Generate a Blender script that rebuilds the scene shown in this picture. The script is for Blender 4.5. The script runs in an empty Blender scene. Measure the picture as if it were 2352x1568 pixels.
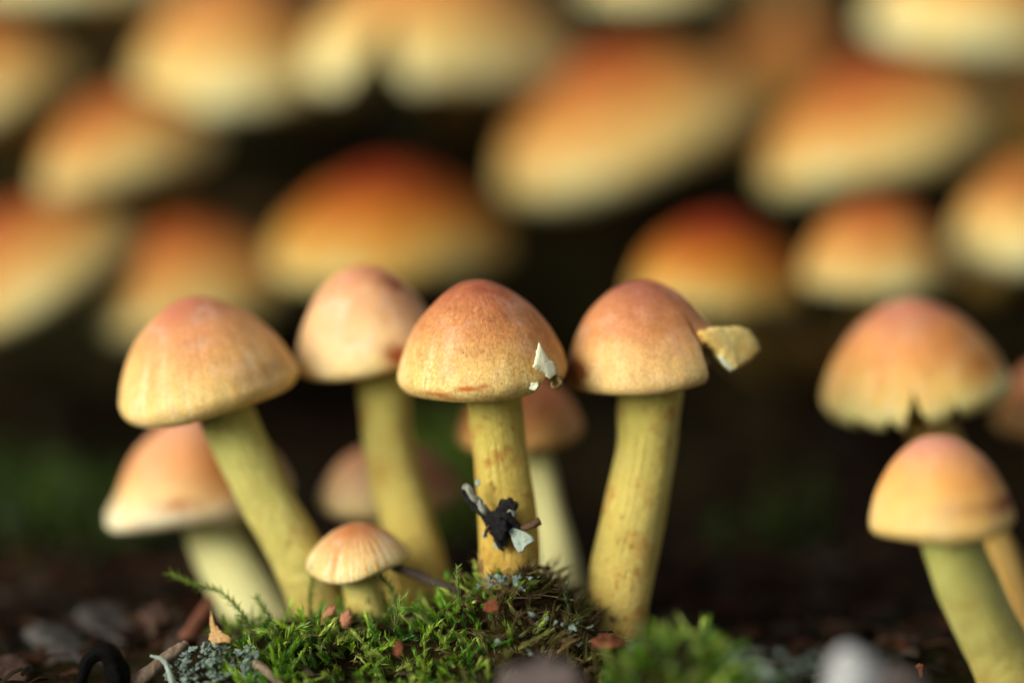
import bpy, math, random
import numpy as np
from mathutils import Matrix, Vector, noise as mnoise

# ---------------------------------------------------------------- units: 1 Blender unit = 1 cm
S = bpy.context.scene
S.unit_settings.system = 'METRIC'
S.unit_settings.scale_length = 0.01
COL = S.collection
random.seed(7)
rng = np.random.default_rng(7)

# ---------------------------------------------------------------- camera (60 mm macro on a small sensor, 32 cm away, tilted 8 degrees down)
PITCH = math.radians(8.0)
DIST = 32.4
FPX = 6357.0                      # focal length in pixels of a 2352 px wide frame
DIR = Vector((0, math.cos(PITCH), -math.sin(PITCH)))
UP = Vector((0, math.sin(PITCH), math.cos(PITCH)))
RIGHT = Vector((1, 0, 0))

def ray(px, py):
    px, py = float(px), float(py)
    return DIR + RIGHT * ((px - 1176) / FPX) + UP * ((784 - py) / FPX)

CAM = -(DIST + 0.7) * ray(1165, 1420)      # the base of the middle mushroom is the origin
def P(px, py, dd):
    return CAM + (DIST + float(dd)) * ray(px, py)
def U(px, dd):                              # size of px picture pixels at that depth, in cm
    return px * (DIST + dd) / FPX

cd = bpy.data.cameras.new('camera')
cam = bpy.data.objects.new('camera', cd)
COL.objects.link(cam)
cam.location = CAM
cam.rotation_euler = (math.pi / 2 - PITCH, 0, 0)
cd.sensor_width = 22.2
cd.lens = 60
cd.clip_start = 0.5
cd.clip_end = 2000
cd.dof.use_dof = True
cd.dof.focus_distance = DIST - 0.12
cd.dof.aperture_fstop = 0.06 / (2 * 1.25)   # aperture radius 1.05 cm
cd.dof.aperture_blades = 0
S.camera = cam

# ---------------------------------------------------------------- light: bright overcast sky, soft sun from the left front
SUN_DIR = Vector((-0.74, -0.54, 0.42)).normalized()   # towards the sun
W = bpy.data.worlds.new('World')
S.world = W
W.use_nodes = True
wn = W.node_tree
wn.nodes.clear()
sky = wn.nodes.new('ShaderNodeTexSky')
sky.sky_type = 'NISHITA'
sky.sun_disc = False
sky.sun_elevation = math.asin(SUN_DIR.z)
sky.sun_rotation = math.atan2(SUN_DIR.x, SUN_DIR.y)
sky.dust_density = 4.0
hs = wn.nodes.new('ShaderNodeHueSaturation')
hs.inputs['Saturation'].default_value = 0.35
bg = wn.nodes.new('ShaderNodeBackground')
bg.inputs['Strength'].default_value = 0.055
wo = wn.nodes.new('ShaderNodeOutputWorld')
wn.links.new(sky.outputs[0], hs.inputs['Color'])
wn.links.new(hs.outputs[0], bg.inputs['Color'])
wn.links.new(bg.outputs[0], wo.inputs['Surface'])
sl = bpy.data.lights.new('sun', 'SUN')
sl.energy = 1.5
sl.angle = math.radians(38)
sl.color = (1.0, 0.95, 0.82)
sun = bpy.data.objects.new('sun', sl)
COL.objects.link(sun)
sun.rotation_euler = SUN_DIR.to_track_quat('Z', 'Y').to_euler()
vs = S.view_settings
vs.view_transform = 'Standard'
vs.look = 'None'
vs.exposure = 1.18
vs.gamma = 1.0
vs.use_curve_mapping = False
S.render.engine = 'CYCLES'
S.cycles.use_denoising = True
S.cycles.max_bounces = 6
S.cycles.sample_clamp_indirect = 6

# ---------------------------------------------------------------- helpers
def lerp(a, b, t): return a + (b - a) * t
def smooth(a, b, x):
    t = np.clip((x - a) / (b - a), 0, 1)
    return t * t * (3 - 2 * t)

def catmull(pts, t):
    """pts (n,k) at uniform knots; t in 0..1 array"""
    pts = np.asarray(pts, float)
    n = len(pts)
    ext = np.vstack([2 * pts[0] - pts[1], pts, 2 * pts[-1] - pts[-2]])
    x = np.clip(np.asarray(t, float), 0, 1) * (n - 1)
    i = np.minimum(x.astype(int), n - 2)
    f = (x - i)[:, None]
    p0, p1, p2, p3 = ext[i], ext[i + 1], ext[i + 2], ext[i + 3]
    return 0.5 * (2 * p1 + (p2 - p0) * f + (2 * p0 - 5 * p1 + 4 * p2 - p3) * f ** 2 + (3 * p1 - p0 - 3 * p2 + p3) * f ** 3)

def mk(name, verts, faces, m, parent=None, attrs=None, M=None, smooth_=True):
    """one mesh object; verts are local, M is its matrix (local to the parent)"""
    me = bpy.data.meshes.new(name)
    me.from_pydata([tuple(v) for v in np.asarray(verts).tolist()], [], faces)
    if smooth_:
        me.polygons.foreach_set('use_smooth', np.ones(len(me.polygons), bool))
    for k, a in (attrs or {}).items():
        a = np.asarray(a, np.float32)
        if a.ndim == 1:
            at = me.attributes.new(k, 'FLOAT', 'POINT'); at.data.foreach_set('value', a)
        elif a.shape[1] == 3:
            at = me.attributes.new(k, 'FLOAT_VECTOR', 'POINT'); at.data.foreach_set('vector', a.ravel())
        else:
            at = me.attributes.new(k, 'FLOAT_COLOR', 'POINT'); at.data.foreach_set('color', a.ravel())
    me.materials.append(m)
    me.update()
    o = bpy.data.objects.new(name, me)
    COL.objects.link(o)
    if parent is not None:
        o.parent = parent
    if M is not None:
        o.matrix_local = M
    return o

def tag(o, label=None, cat=None, group=None, kind=None):
    if label: o['label'] = label
    if cat: o['category'] = cat
    if group: o['group'] = group
    if kind: o['kind'] = kind
    return o

def empty(name, loc, label, cat, group=None):
    o = bpy.data.objects.new(name, None)
    o.empty_display_size = 0.3
    COL.objects.link(o)
    o.location = loc
    return tag(o, label, cat, group)

def grid_faces(nu, nv, wrap=True):
    """nv rings of nu points"""
    f = []
    for j in range(nv - 1):
        a = j * nu
        for i in range(nu if wrap else nu - 1):
            k = (i + 1) % nu
            f.append((a + i, a + k, a + nu + k, a + nu + i))
    return f

# ---------------------------------------------------------------- node helpers
class NT:
    def __init__(s, name):
        s.m = bpy.data.materials.new(name)
        s.m.use_nodes = True
        s.t = s.m.node_tree
        s.t.nodes.clear()
        s.out = s.n('ShaderNodeOutputMaterial')
    def n(s, t, **kw):
        x = s.t.nodes.new(t)
        for k, v in kw.items(): setattr(x, k, v)
        return x
    def l(s, a, b): s.t.links.new(a, b)
    def setin(s, sock, v):
        if isinstance(v, bpy.types.NodeSocket): s.l(v, sock)
        else:
            if isinstance(v, (tuple, list)) and len(v) == 3 and sock.type == 'RGBA': v = (*v, 1)
            sock.default_value = v
    def attr(s, name): return s.n('ShaderNodeAttribute', attribute_name=name)
    def obj(s): return s.n('ShaderNodeTexCoord').outputs['Object']
    def math(s, op, a, b=0.0, c=0.0, clamp=False):
        x = s.n('ShaderNodeMath', operation=op, use_clamp=clamp)
        for i, v in enumerate((a, b, c)): s.setin(x.inputs[i], v)
        return x.outputs[0]
    def vmul(s, v, k):
        x = s.n('ShaderNodeVectorMath', operation='MULTIPLY')
        s.setin(x.inputs[0], v); s.setin(x.inputs[1], k)
        return x.outputs[0]
    def noise(s, vec, scale, detail=3.0, rough=0.55, dist=0.0):
        x = s.n('ShaderNodeTexNoise')
        s.l(vec, x.inputs['Vector'])
        x.inputs['Scale'].default_value = scale; x.inputs['Detail'].default_value = detail
        x.inputs['Roughness'].default_value = rough; x.inputs['Distortion'].default_value = dist
        return x.outputs[0]
    def voro(s, vec, scale):
        x = s.n('ShaderNodeTexVoronoi')
        s.l(vec, x.inputs['Vector']); x.inputs['Scale'].default_value = scale
        return x.outputs['Distance']
    def rng(s, v, a, b, c=0.0, d=1.0):
        x = s.n('ShaderNodeMapRange')
        s.setin(x.inputs['Value'], v)
        for k, q in zip(('From Min', 'From Max', 'To Min', 'To Max'), (a, b, c, d)): x.inputs[k].default_value = q
        return x.outputs[0]
    def ramp(s, v, stops):
        x = s.n('ShaderNodeValToRGB')
        e = x.color_ramp.elements
        while len(e) < len(stops): e.new(0.5)
        for q, (p, c) in zip(e, stops): q.position = p; q.color = (*c, 1)
        s.l(v, x.inputs[0])
        return x.outputs[0]
    def mix(s, f, a, b, mode='MIX'):
        x = s.n('ShaderNodeMix', data_type='RGBA', blend_type=mode)
        s.setin(x.inputs[0], f); s.setin(x.inputs[6], a); s.setin(x.inputs[7], b)
        return x.outputs[2]
    def bump(s, h, strength, dist=0.05, normal=None):
        x = s.n('ShaderNodeBump')
        x.inputs['Strength'].default_value = strength; x.inputs['Distance'].default_value = dist
        s.l(h, x.inputs['Height'])
        if normal is not None: s.l(normal, x.inputs['Normal'])
        return x.outputs[0]
    def pbr(s, col, rough=0.6, normal=None, sss=0.0, rad=(0.3, 0.12, 0.04), spec=0.4, sheen=0.0):
        x = s.n('ShaderNodeBsdfPrincipled')
        s.setin(x.inputs['Base Color'], col)
        s.setin(x.inputs['Roughness'], rough)
        x.inputs['Specular IOR Level'].default_value = spec
        if sss:
            x.inputs['Subsurface Weight'].default_value = sss
            x.inputs['Subsurface Radius'].default_value = rad
            x.inputs['Subsurface Scale'].default_value = 1.0
        if sheen:
            x.inputs['Sheen Weight'].default_value = sheen
        if normal is not None: s.l(normal, x.inputs['Normal'])
        s.l(x.outputs[0], s.out.inputs['Surface'])
        return x

FLESH = (0.66, 0.62, 0.30)
def cap_material(name, apex, mid, edge, rim, stain=(0.16, 0.045, 0.008), streak=0.35, pits=0.0, mott=0.5, shift=0.0, bloom=0.22, spec=0.28, seed=0.0):
    t = NT(name)
    rad = t.attr('rad'); sep = t.n('ShaderNodeSeparateXYZ'); t.l(rad.outputs['Vector'], sep.inputs[0])
    v = sep.outputs[2]
    oc0 = t.obj()
    add = t.n('ShaderNodeVectorMath', operation='ADD'); t.l(oc0, add.inputs[0]); add.inputs[1].default_value = (seed * 3.1, seed * 1.7, seed)
    oc = add.outputs[0]
    big = t.noise(oc, 1.5, 3.0)
    v1 = t.math('ADD', v, t.math('MULTIPLY', t.math('SUBTRACT', big, 0.5), 0.5))
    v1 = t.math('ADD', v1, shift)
    col = t.ramp(v1, [(0.02, apex), (0.18, lerp(np.array(apex), np.array(mid), 0.45)), (0.42, mid), (0.70, edge), (0.95, rim)])
    # radial fibrils
    sv = t.vmul(rad.outputs['Vector'], (9, 9, 0.9))
    st = t.noise(sv, 1.0, 4.0, 0.6, 0.3)
    w = t.math('MULTIPLY', t.rng(v, 0.30, 0.80, 0.05, 1.0), streak)
    col = t.mix(t.math('MULTIPLY', t.rng(st, 0.52, 0.68), w), col, (0.86, 0.68, 0.42))
    col = t.mix(t.math('MULTIPLY', t.rng(st, 0.46, 0.32), t.math('MULTIPLY', w, 0.8)), col, (0.66, 0.30, 0.045))
    # mottling
    md = t.noise(oc, 5.5, 5.0, 0.65)
    col = t.mix(mott * 0.7, col, t.mix(1.0, col, t.ramp(md, [(0.3, (0.62, 0.52, 0.45)), (0.5, (1, 1, 1)), (0.7, (1.25, 1.22, 1.15))]), 'MULTIPLY'))
    fine = t.noise(oc, 24.0, 5.0, 0.72)
    col = t.mix(mott * 0.9, col, t.mix(1.0, col, t.ramp(fine, [(0.32, (0.60, 0.46, 0.36)), (0.5, (1, 1, 1)), (0.66, (1.4, 1.42, 1.5))]), 'MULTIPLY'))
    fs = t.noise(t.vmul(rad.outputs['Vector'], (26, 26, 5)), 1.0, 3.0, 0.6, 0.6)
    col = t.mix(t.math('MULTIPLY', t.rng(fs, 0.60, 0.74), mott * 0.5), col, (0.84, 0.62, 0.36))
    col = t.mix(t.math('MULTIPLY', t.rng(fs, 0.40, 0.28), mott * 0.5), col, (0.52, 0.16, 0.03))
    # whitish bloom
    bl = t.rng(t.noise(oc, 2.6, 4.0, 0.6), 0.54, 0.72)
    col = t.mix(t.math('MULTIPLY', bl, bloom), col, (0.72, 0.60, 0.48))
    if pits:
        d = t.voro(oc, 9.0)
        pm = t.math('MULTIPLY', t.math('LESS_THAN', d, 0.085), t.math('GREATER_THAN', t.noise(oc, 3.2, 2.0), 0.56))
        col = t.mix(t.math('MULTIPLY', pm, pits), col, (0.09, 0.03, 0.008))
        d2 = t.noise(oc, 26.0, 2.0)
        pm2 = t.math('MULTIPLY', t.rng(d2, 0.66, 0.74), t.rng(v, 0.5, 0.95))
        col = t.mix(t.math('MULTIPLY', pm2, 0.55), col, (0.45, 0.13, 0.02))
    sn = t.attr('stain')  # stain mask; on the cone shaped cap it also carries painted shading
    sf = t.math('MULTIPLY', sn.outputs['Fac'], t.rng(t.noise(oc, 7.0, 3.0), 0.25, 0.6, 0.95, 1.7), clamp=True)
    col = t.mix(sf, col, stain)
    col = t.mix(t.rng(v, 1.02, 1.1), col, FLESH)
    h = t.math('ADD', t.math('MULTIPLY', fine, 0.35), t.math('ADD', t.math('MULTIPLY', md, 0.5), t.math('MULTIPLY', st, streak * 1.2)))
    nrm = t.bump(h, 0.55, 0.04)
    t.pbr(col, t.rng(fine, 0.3, 0.7, 0.5, 0.72), nrm, sss=0.14, rad=(0.14, 0.05, 0.015), spec=spec)
    return t.m

def stem_material(name, top, mid, low, spots=0.6, pale=0.0, seed=0.0):
    t = NT(name)
    sv = t.attr('sv'); tt = t.attr('len').outputs['Fac']
    oc0 = t.obj()
    add = t.n('ShaderNodeVectorMath', operation='ADD'); t.l(oc0, add.inputs[0]); add.inputs[1].default_value = (seed * 2.3, seed, seed * 1.3)
    oc = add.outputs[0]
    n1 = t.noise(oc, 1.6, 3.0)
    col = t.ramp(t.math('ADD', tt, t.math('MULTIPLY', t.math('SUBTRACT', n1, 0.5), 0.5)), [(0.05, top), (0.5, mid), (0.95, low)])
    fib = t.noise(t.vmul(sv.outputs['Vector'], (7, 7, 1.1)), 1.0, 5.0, 0.68)
    col = t.mix(t.rng(fib, 0.5, 0.72, 0, 0.45), col, (0.70, 0.64, 0.28))
    col = t.mix(t.rng(fib, 0.45, 0.28, 0, 0.3), col, (0.42, 0.29, 0.035))
    wrap = t.noise(t.vmul(sv.outputs['Vector'], (1.6, 1.6, 5.0)), 1.0, 3.0, 0.6)
    sp = t.math('MULTIPLY', t.rng(t.noise(oc, 2.6, 4.0, 0.62), 0.53, 0.68), t.rng(wrap, 0.4, 0.6, 0.3, 1.0))
    col = t.mix(t.math('MULTIPLY', sp, spots), col, (0.42, 0.16, 0.015))
    sp2 = t.rng(t.noise(oc, 9.0, 3.0, 0.6), 0.60, 0.70)
    col = t.mix(t.math('MULTIPLY', sp2, spots * 0.8), col, (0.36, 0.14, 0.02))
    fine = t.noise(oc, 36.0, 4.0, 0.7)
    col = t.mix(0.5, col, t.mix(1.0, col, t.ramp(fine, [(0.3, (0.66, 0.62, 0.55)), (0.55, (1.05, 1.05, 1.05)), (0.7, (1.25, 1.25, 1.2))]), 'MULTIPLY'))
    col = t.mix(t.math('MULTIPLY', t.rng(t.math('ADD', tt, t.math('MULTIPLY', n1, 0.3)), 0.95, 1.2), 0.55), col, (0.30, 0.15, 0.03))
    h = t.math('ADD', t.math('MULTIPLY', fib, 0.7), t.math('ADD', t.math('MULTIPLY', fine, 0.25), t.math('MULTIPLY', wrap, 0.9)))
    t.pbr(col, 0.6, t.bump(h, 1.0, 0.08), sss=0.2, rad=(0.14, 0.08, 0.02), spec=0.28)
    return t.m

def rough_material(name, c1, c2, scale=4.0, rough=0.85, bump=0.6, bd=0.06, stretch=(1, 1, 1), spec=0.3, c3=None, sss=0.0):
    t = NT(name)
    oc = t.vmul(t.obj(), stretch)
    n = t.noise(oc, scale, 5.0, 0.65, 0.4)
    st = [(0.32, c1), (0.68, c2)]
    if c3: st.append((0.8, c3))
    col = t.ramp(n, st)
    f = t.noise(oc, scale * 7, 4.0, 0.7)
    col = t.mix(0.6, col, t.mix(1.0, col, t.ramp(f, [(0.3, (0.5, 0.5, 0.5)), (0.6, (1.1, 1.1, 1.1)), (0.75, (1.4, 1.4, 1.4))]), 'MULTIPLY'))
    t.pbr(col, rough, t.bump(t.math('ADD', n, t.math('MULTIPLY', f, 0.5)), bump, bd), spec=spec, sss=sss)
    return t.m

def leaf_material(name, rough=0.5, trans=0.35, spec=0.4):
    t = NT(name)
    c = t.attr('col').outputs['Color']
    n = t.noise(t.obj(), 9.0, 3.0)
    c = t.mix(1.0, c, t.ramp(n, [(0.3, (0.7, 0.7, 0.7)), (0.7, (1.25, 1.25, 1.2))]), 'MULTIPLY')
    p = t.pbr(c, rough, spec=spec)
    tr = t.n('ShaderNodeBsdfTranslucent'); t.l(c, tr.inputs[0])
    mx = t.n('ShaderNodeMixShader'); mx.inputs[0].default_value = trans
    t.l(p.outputs[0], mx.inputs[1]); t.l(tr.outputs[0], mx.inputs[2])
    t.l(mx.outputs[0], t.out.inputs['Surface'])
    return t.m

# ---------------------------------------------------------------- the ground: flat forest floor, a mossy hump, a dark bank behind
ZB = P(1165, 1590, 0.0).z
RPX = [-600, 0, 260, 400, 480, 620, 760, 900, 1000, 1090, 1180, 1260, 1330, 1390, 1460, 1560, 1700, 1850, 1960, 2100, 2900]
RPY = [1640, 1610, 1590, 1545, 1520, 1500, 1480, 1455, 1428, 1388, 1358, 1372, 1432, 1490, 1515, 1530, 1550, 1570, 1590, 1600, 1640]
RX = [P(a, b, -0.15).x for a, b in zip(RPX, RPY)]
RZ = [max(P(a, b, -0.15).z, ZB) for a, b in zip(RPX, RPY)]
def ground_z(x, y):
    x = np.asarray(x, float); y = np.asarray(y, float)
    h = np.interp(x, RX, RZ) - ZB
    yy = y + 0.2
    fall = np.where(yy < 0, np.exp(-(yy / 0.95) ** 2), np.exp(-(yy / 1.0) ** 2))
    z = ZB + h * fall
    z = z + (P(1600, 1528, -2.9).z - ZB) * np.exp(-((x - P(1590, 1500, -2.9).x) / 1.05) ** 2 - ((y + 2.9) / 0.75) ** 2)
    z = z + 8.2 * smooth(9.0, 27.0, y) + 0.25 * np.sin(x * 0.9 + y * 0.35) * smooth(3, 8, y) * (1 - 0.6 * smooth(30, 60, y))
    z = z + 0.10 * np.sin(x * 2.1 + 0.6) * np.cos(y * 1.7 + 1.0) + 0.05 * np.sin(x * 5.3 + y * 2.2) * np.cos(y * 4.1)
    z = z + 14.0 * smooth(60, 400, np.hypot(x, y)) * np.sin(x * 0.013 + 1) * np.cos(y * 0.011)
    return z

def nonuni(a, b, n, far):
    mid = np.linspace(a, b, n)
    k = np.array([1.06 ** i for i in range(1, 46)]) ; k = np.cumsum(k) ; k = k / k[-1] * far
    return np.concatenate([(a - k)[::-1], mid, b + k])
gx = nonuni(-11, 11, 170, 500); gy = nonuni(-5, 28, 210, 500)
GX, GY = np.meshgrid(gx, gy)
GZ = ground_z(GX, GY)
near = (np.abs(GX) < 14) & (GY > -7) & (GY < 40)
GZ = GZ + np.where(near, 0.09 * np.array([mnoise.noise((a * 1.3, b * 1.3, 0.5)) + 0.5 * mnoise.noise((a * 4, b * 4, 3.0)) for a, b in zip(GX.ravel(), GY.ravel())]).reshape(GX.shape), 0)
tg = NT('dark_soil')
oc = tg.obj()
n1 = tg.noise(oc, 0.5, 6.0, 0.6); n2 = tg.noise(oc, 3.0, 5.0, 0.65)
c = tg.ramp(n1, [(0.3, (0.004, 0.005, 0.001)), (0.5, (0.014, 0.011, 0.003)), (0.7, (0.028, 0.017, 0.005))])
c = tg.mix(tg.rng(n2, 0.4, 0.7, 0, 0.5), c, (0.010, 0.009, 0.004))
tg.pbr(c, 0.9, tg.bump(n2, 0.8, 0.15), spec=0.04)
floor = mk('forest_floor', np.stack([GX.ravel(), GY.ravel(), GZ.ravel()], 1), grid_faces(len(gx), len(gy), False), tg.m)
tag(floor, kind='structure', label='dark damp forest floor rising to a bank behind the mushrooms')

def gz(x, y): return float(ground_z(x, y))

# ---------------------------------------------------------------- mushroom builder
PROF = {   # apex to rim: r, z  (z > 0 in cap heights, z < 0 in radii)
    'bell': [(0, 1), (.15, .985), (.31, .915), (.465, .81), (.615, .685), (.74, .54), (.84, .39), (.925, .22), (.985, .05), (1.0, -.04), (.965, -.13), (.885, -.20), (.79, -.22)],
    'round': [(0, 1), (.165, .985), (.34, .922), (.50, .82), (.65, .683), (.77, .525), (.87, .355), (.943, .185), (.995, .02), (.99, -.085), (.925, -.16), (.84, -.175)],
    'dome': [(0, 1), (.18, .985), (.37, .93), (.54, .825), (.685, .68), (.80, .51), (.895, .32), (.96, .15), (1.0, 0), (.98, -.11), (.90, -.19), (.81, -.205)],
    'cone': [(0, 1), (.15, .97), (.29, .87), (.42, .73), (.54, .58), (.65, .43), (.76, .29), (.87, .16), (.97, .05), (1.0, -.035), (.955, -.09)],
    'open': [(0, 1), (.16, .98), (.32, .905), (.48, .79), (.63, .64), (.76, .47), (.87, .29), (.95, .13), (1.0, -.02), (1.0, -.10), (.94, -.17)],
}

def cap_mesh(R, H, prof='bell', nth=96, nv=28, seed=0, wob=0.03, notches=(), flare=(), ragged=0.0, stains=(), rough=0.010):
    th = np.linspace(0, 2 * np.pi, nth, endpoint=False)
    vmax = np.ones(nth)
    for (az, hw, dep, kind) in notches:
        d = np.abs((np.degrees(th) - az + 180) % 360 - 180)
        if kind == 'v': cut = dep * np.clip(1 - d / hw, 0, 1) ** 0.8
        elif kind == 'slant': 
            sgn = ((np.degrees(th) - az + 180) % 360 - 180)
            cut = dep * np.where(d < hw, np.clip((hw - sgn) / (1.2 * hw), 0.0, 1), 0)
        else: cut = dep * smooth(hw, hw * 0.93, d)
        vmax = np.minimum(vmax, 1 - cut)
    if ragged:
        vmax = vmax - ragged * np.array([abs(mnoise.noise((math.cos(t) * 9, math.sin(t) * 9, seed + 2.0))) for t in th])
    s = np.linspace(0, 1, nv)
    pr = np.array(PROF[prof], float)
    fine = catmull(pr, np.linspace(0, 1, 240))
    fr = fine[:, 0] * R
    fz = np.where(fine[:, 1] > 0, fine[:, 1] * H, fine[:, 1] * R)
    fr[0] = 0
    tr, tz = np.gradient(fr), np.gradient(fz)
    ln = np.hypot(tr, tz) + 1e-9
    nr, nz = tz / ln, -tr / ln           # inward normal
    fv = np.linspace(0, 1, 240)
    V, A, ST = [], [], []
    wv = 1 + wob * (np.sin(2 * th + seed) * 0.7 + np.sin(3 * th + seed * 2.3) * 0.5 + np.sin(5 * th + seed * 1.1) * 0.2)
    wz = wob * R * (np.sin(2 * th + seed * 1.9) * 0.8 + np.sin(3 * th - seed) * 0.5)
    def ring(vv, off):
        r = np.interp(vv, fv, fr) + np.interp(vv, fv, nr) * off
        z = np.interp(vv, fv, fz) + np.interp(vv, fv, nz) * off
        for (az, hw, out, lift, v0) in flare:
            d = np.abs((np.degrees(th) - az + 180) % 360 - 180)
            k = smooth(hw, hw * 0.3, d) * smooth(v0, 1.0, vv)
            r = r + k * out * R; z = z + k * lift * R
        k = smooth(0.1, 0.9, vv)
        r = np.maximum(r, 0) * lerp(1, wv, k); z = z + wz * k
        x, y = r * np.cos(th), r * np.sin(th)
        if rough:
            q = np.array([mnoise.noise((a * 1.9 + seed * 7, b * 1.9, c * 1.9)) + 0.35 * mnoise.noise((a * 5.5, b * 5.5 + seed, c * 5.5)) for a, b, c in zip(x, y, z)])
            f = 1 + q * rough * 2.2 * smooth(0, 0.25, vv)
            x = x * f; y = y * f; z = z + q * rough * R * 0.8
        return np.stack([x, y, z], 1)
    for si in s:
        vv = vmax * max(si, 0.004)
        z_ = np.interp(vv, fv, fz)
        vv = np.where(z_ > 0, 0.9 * (1 - z_ / H), 0.9 + 0.1 * np.minimum(1, -z_ / (0.22 * R)))   # height on the cap: 0 apex, 0.9 rim plane
        V.append(ring(vmax * max(si, 0.004), 0.0)); A.append(np.stack([np.cos(th), np.sin(th), vv], 1))
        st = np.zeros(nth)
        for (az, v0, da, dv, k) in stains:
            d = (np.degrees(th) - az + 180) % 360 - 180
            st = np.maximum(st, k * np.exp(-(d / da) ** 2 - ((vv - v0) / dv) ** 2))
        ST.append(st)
    for si in s[::-1][1::2]:
        vv = vmax * max(si, 0.004)
        t = R * (0.055 + 0.13 * (1 - vv))
        V.append(ring(vv, t)); A.append(np.stack([np.cos(th), np.sin(th), np.full(nth, 1.2)], 1)); ST.append(np.zeros(nth))
    nr_ = len(V)
    V, A, ST = np.vstack(V), np.vstack(A), np.concatenate(ST)
    F = grid_faces(nth, nr_)
    rmax = np.interp(vmax, fv, fr) * 0.90 * wv
    return V, F, {'rad': A, 'stain': ST}, rmax, wz

def gills_mesh(R, H, rmax, wz, rstem, n=64):
    nth = 2 * n
    th = np.linspace(0, 2 * np.pi, nth, endpoint=False)
    rm = np.interp(th, np.linspace(0, 2 * np.pi, len(rmax) + 1), np.append(rmax, rmax[0]))
    wzz = np.interp(th, np.linspace(0, 2 * np.pi, len(rmax) + 1), np.append(wz, wz[0]))
    V = []
    for k in np.linspace(0, 1, 6):
        r = lerp(rstem * 0.8, rm, k)
        base = 0.16 * H * (1 - k) - 0.02 * R
        amp = 0.045 * R * math.sin(math.pi * (0.15 + 0.8 * k))
        z = base + wzz * k + np.where(np.arange(nth) % 2 == 0, 0, amp)
        V.append(np.stack([r * np.cos(th), r * np.sin(th), z], 1))
    return np.vstack(V), grid_faces(nth, 6)

def tube(pts, radii, nu=20, nv=36, seed=0, rough=0.05, cap_end=True, ell=None):
    """tube along world points (n,3)"""
    pts = np.asarray(pts, float)
    t = np.linspace(0, 1, nv)
    pr = catmull(np.column_stack([pts, radii]), t)
    p, r = pr[:, :3], np.maximum(pr[:, 3], 1e-4)
    tan = np.gradient(p, axis=0); tan /= np.linalg.norm(tan, axis=1)[:, None] + 1e-9
    ref = np.array([0, 1.0, 0.02]) if abs(tan[0] @ np.array([0, 1.0, 0])) < 0.9 else np.array([1.0, 0, 0])
    th = np.linspace(0, 2 * np.pi, nu, endpoint=False)
    L = np.concatenate([[0], np.cumsum(np.linalg.norm(np.diff(p, axis=0), axis=1))])
    V, SV, LN = [], [], []
    for i in range(nv):
        a = np.cross(tan[i], ref); a /= np.linalg.norm(a) + 1e-9
        b = np.cross(a, tan[i])
        q = np.array([mnoise.noise((math.cos(u) * 0.9 + seed, math.sin(u) * 0.9, L[i] / (r[i] * 2.5) + seed)) + 0.4 * mnoise.noise((math.cos(u) * 2.5 + seed, math.sin(u) * 2.5, L[i] / r[i])) for u in th])
        rr = r[i] * (1 + rough * q)
        V.append(p[i] + np.outer(rr * np.cos(th), a) + np.outer(rr * np.sin(th), b))
        SV.append(np.stack([np.cos(th), np.sin(th), np.full(nu, L[i])], 1)); LN.append(np.full(nu, t[i]))
    V = np.vstack(V); F = grid_faces(nu, nv)
    if cap_end:
        F = F + [tuple(range(nu))[::-1], tuple(range((nv - 1) * nu, nv * nu))]
    return V, F, {'sv': np.vstack(SV), 'len': np.concatenate(LN)}

def mushroom(label, group, cx, cy, dd, R, H, roll, lean, stem, capm, stemm, prof='bell', seed=0, res=(96, 28), cat='mushroom', root_in=None, gillm=None, **kw):
    """cx, cy, R, H in picture pixels at depth dd; stem = [(px, py, dd, r px), ...] from the cap down"""
    c = P(cx, cy, dd)
    r, h = U(R, dd), U(H, dd)
    M = Matrix.Translation(c) @ Matrix.Rotation(math.radians(roll), 4, 'Y') @ Matrix.Rotation(math.radians(lean), 4, 'X')
    if stem is not None:
        pts = [np.array(P(a, b, d)) for a, b, d, _ in stem]; rad = [U(q, d) for a, b, d, q in stem]
    else:
        pts, rad = root_in(M, c, r, h)
    # carry the stem on into the soil
    e = pts[-1] - pts[-2]; e = e / np.linalg.norm(e)
    for _ in range(60):
        if pts[-1][2] < gz(pts[-1][0], pts[-1][1]) - 0.15: break
        pts[-1] = pts[-1] + e * 0.08 + np.array([0, 0, -0.03])
    base = Vector((pts[-1][0], pts[-1][1], gz(pts[-1][0], pts[-1][1])))
    root = empty('mushroom', base, label, cat, group)
    V, F, A, rmax, wz = cap_mesh(r, h, prof, res[0], res[1], seed, **kw)
    cap = mk('cap', V, F, capm, root, A, Matrix.Translation(-base) @ M)
    V, F = gills_mesh(r, h, rmax, wz, rad[0] * 0.8)
    mk('gills', V, F, gillm or GILL, root, None, Matrix.Translation(-base) @ M, smooth_=False)
    # the stem starts inside the cap
    p0 = np.array(M @ Vector((0, 0, 0.30 * h)))
    V, F, A = tube([p0] + pts, [rad[0] * 0.95] + rad, 24 if res[0] > 80 else 16, 44 if res[0] > 80 else 24, seed, 0.085)
    mk('stem', V - np.array(base), F, stemm, root, A)
    return root, cap, M

GILL = rough_material('gill_flesh', (0.30, 0.28, 0.07), (0.42, 0.38, 0.12), 5.0, 0.7, 0.3)

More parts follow.
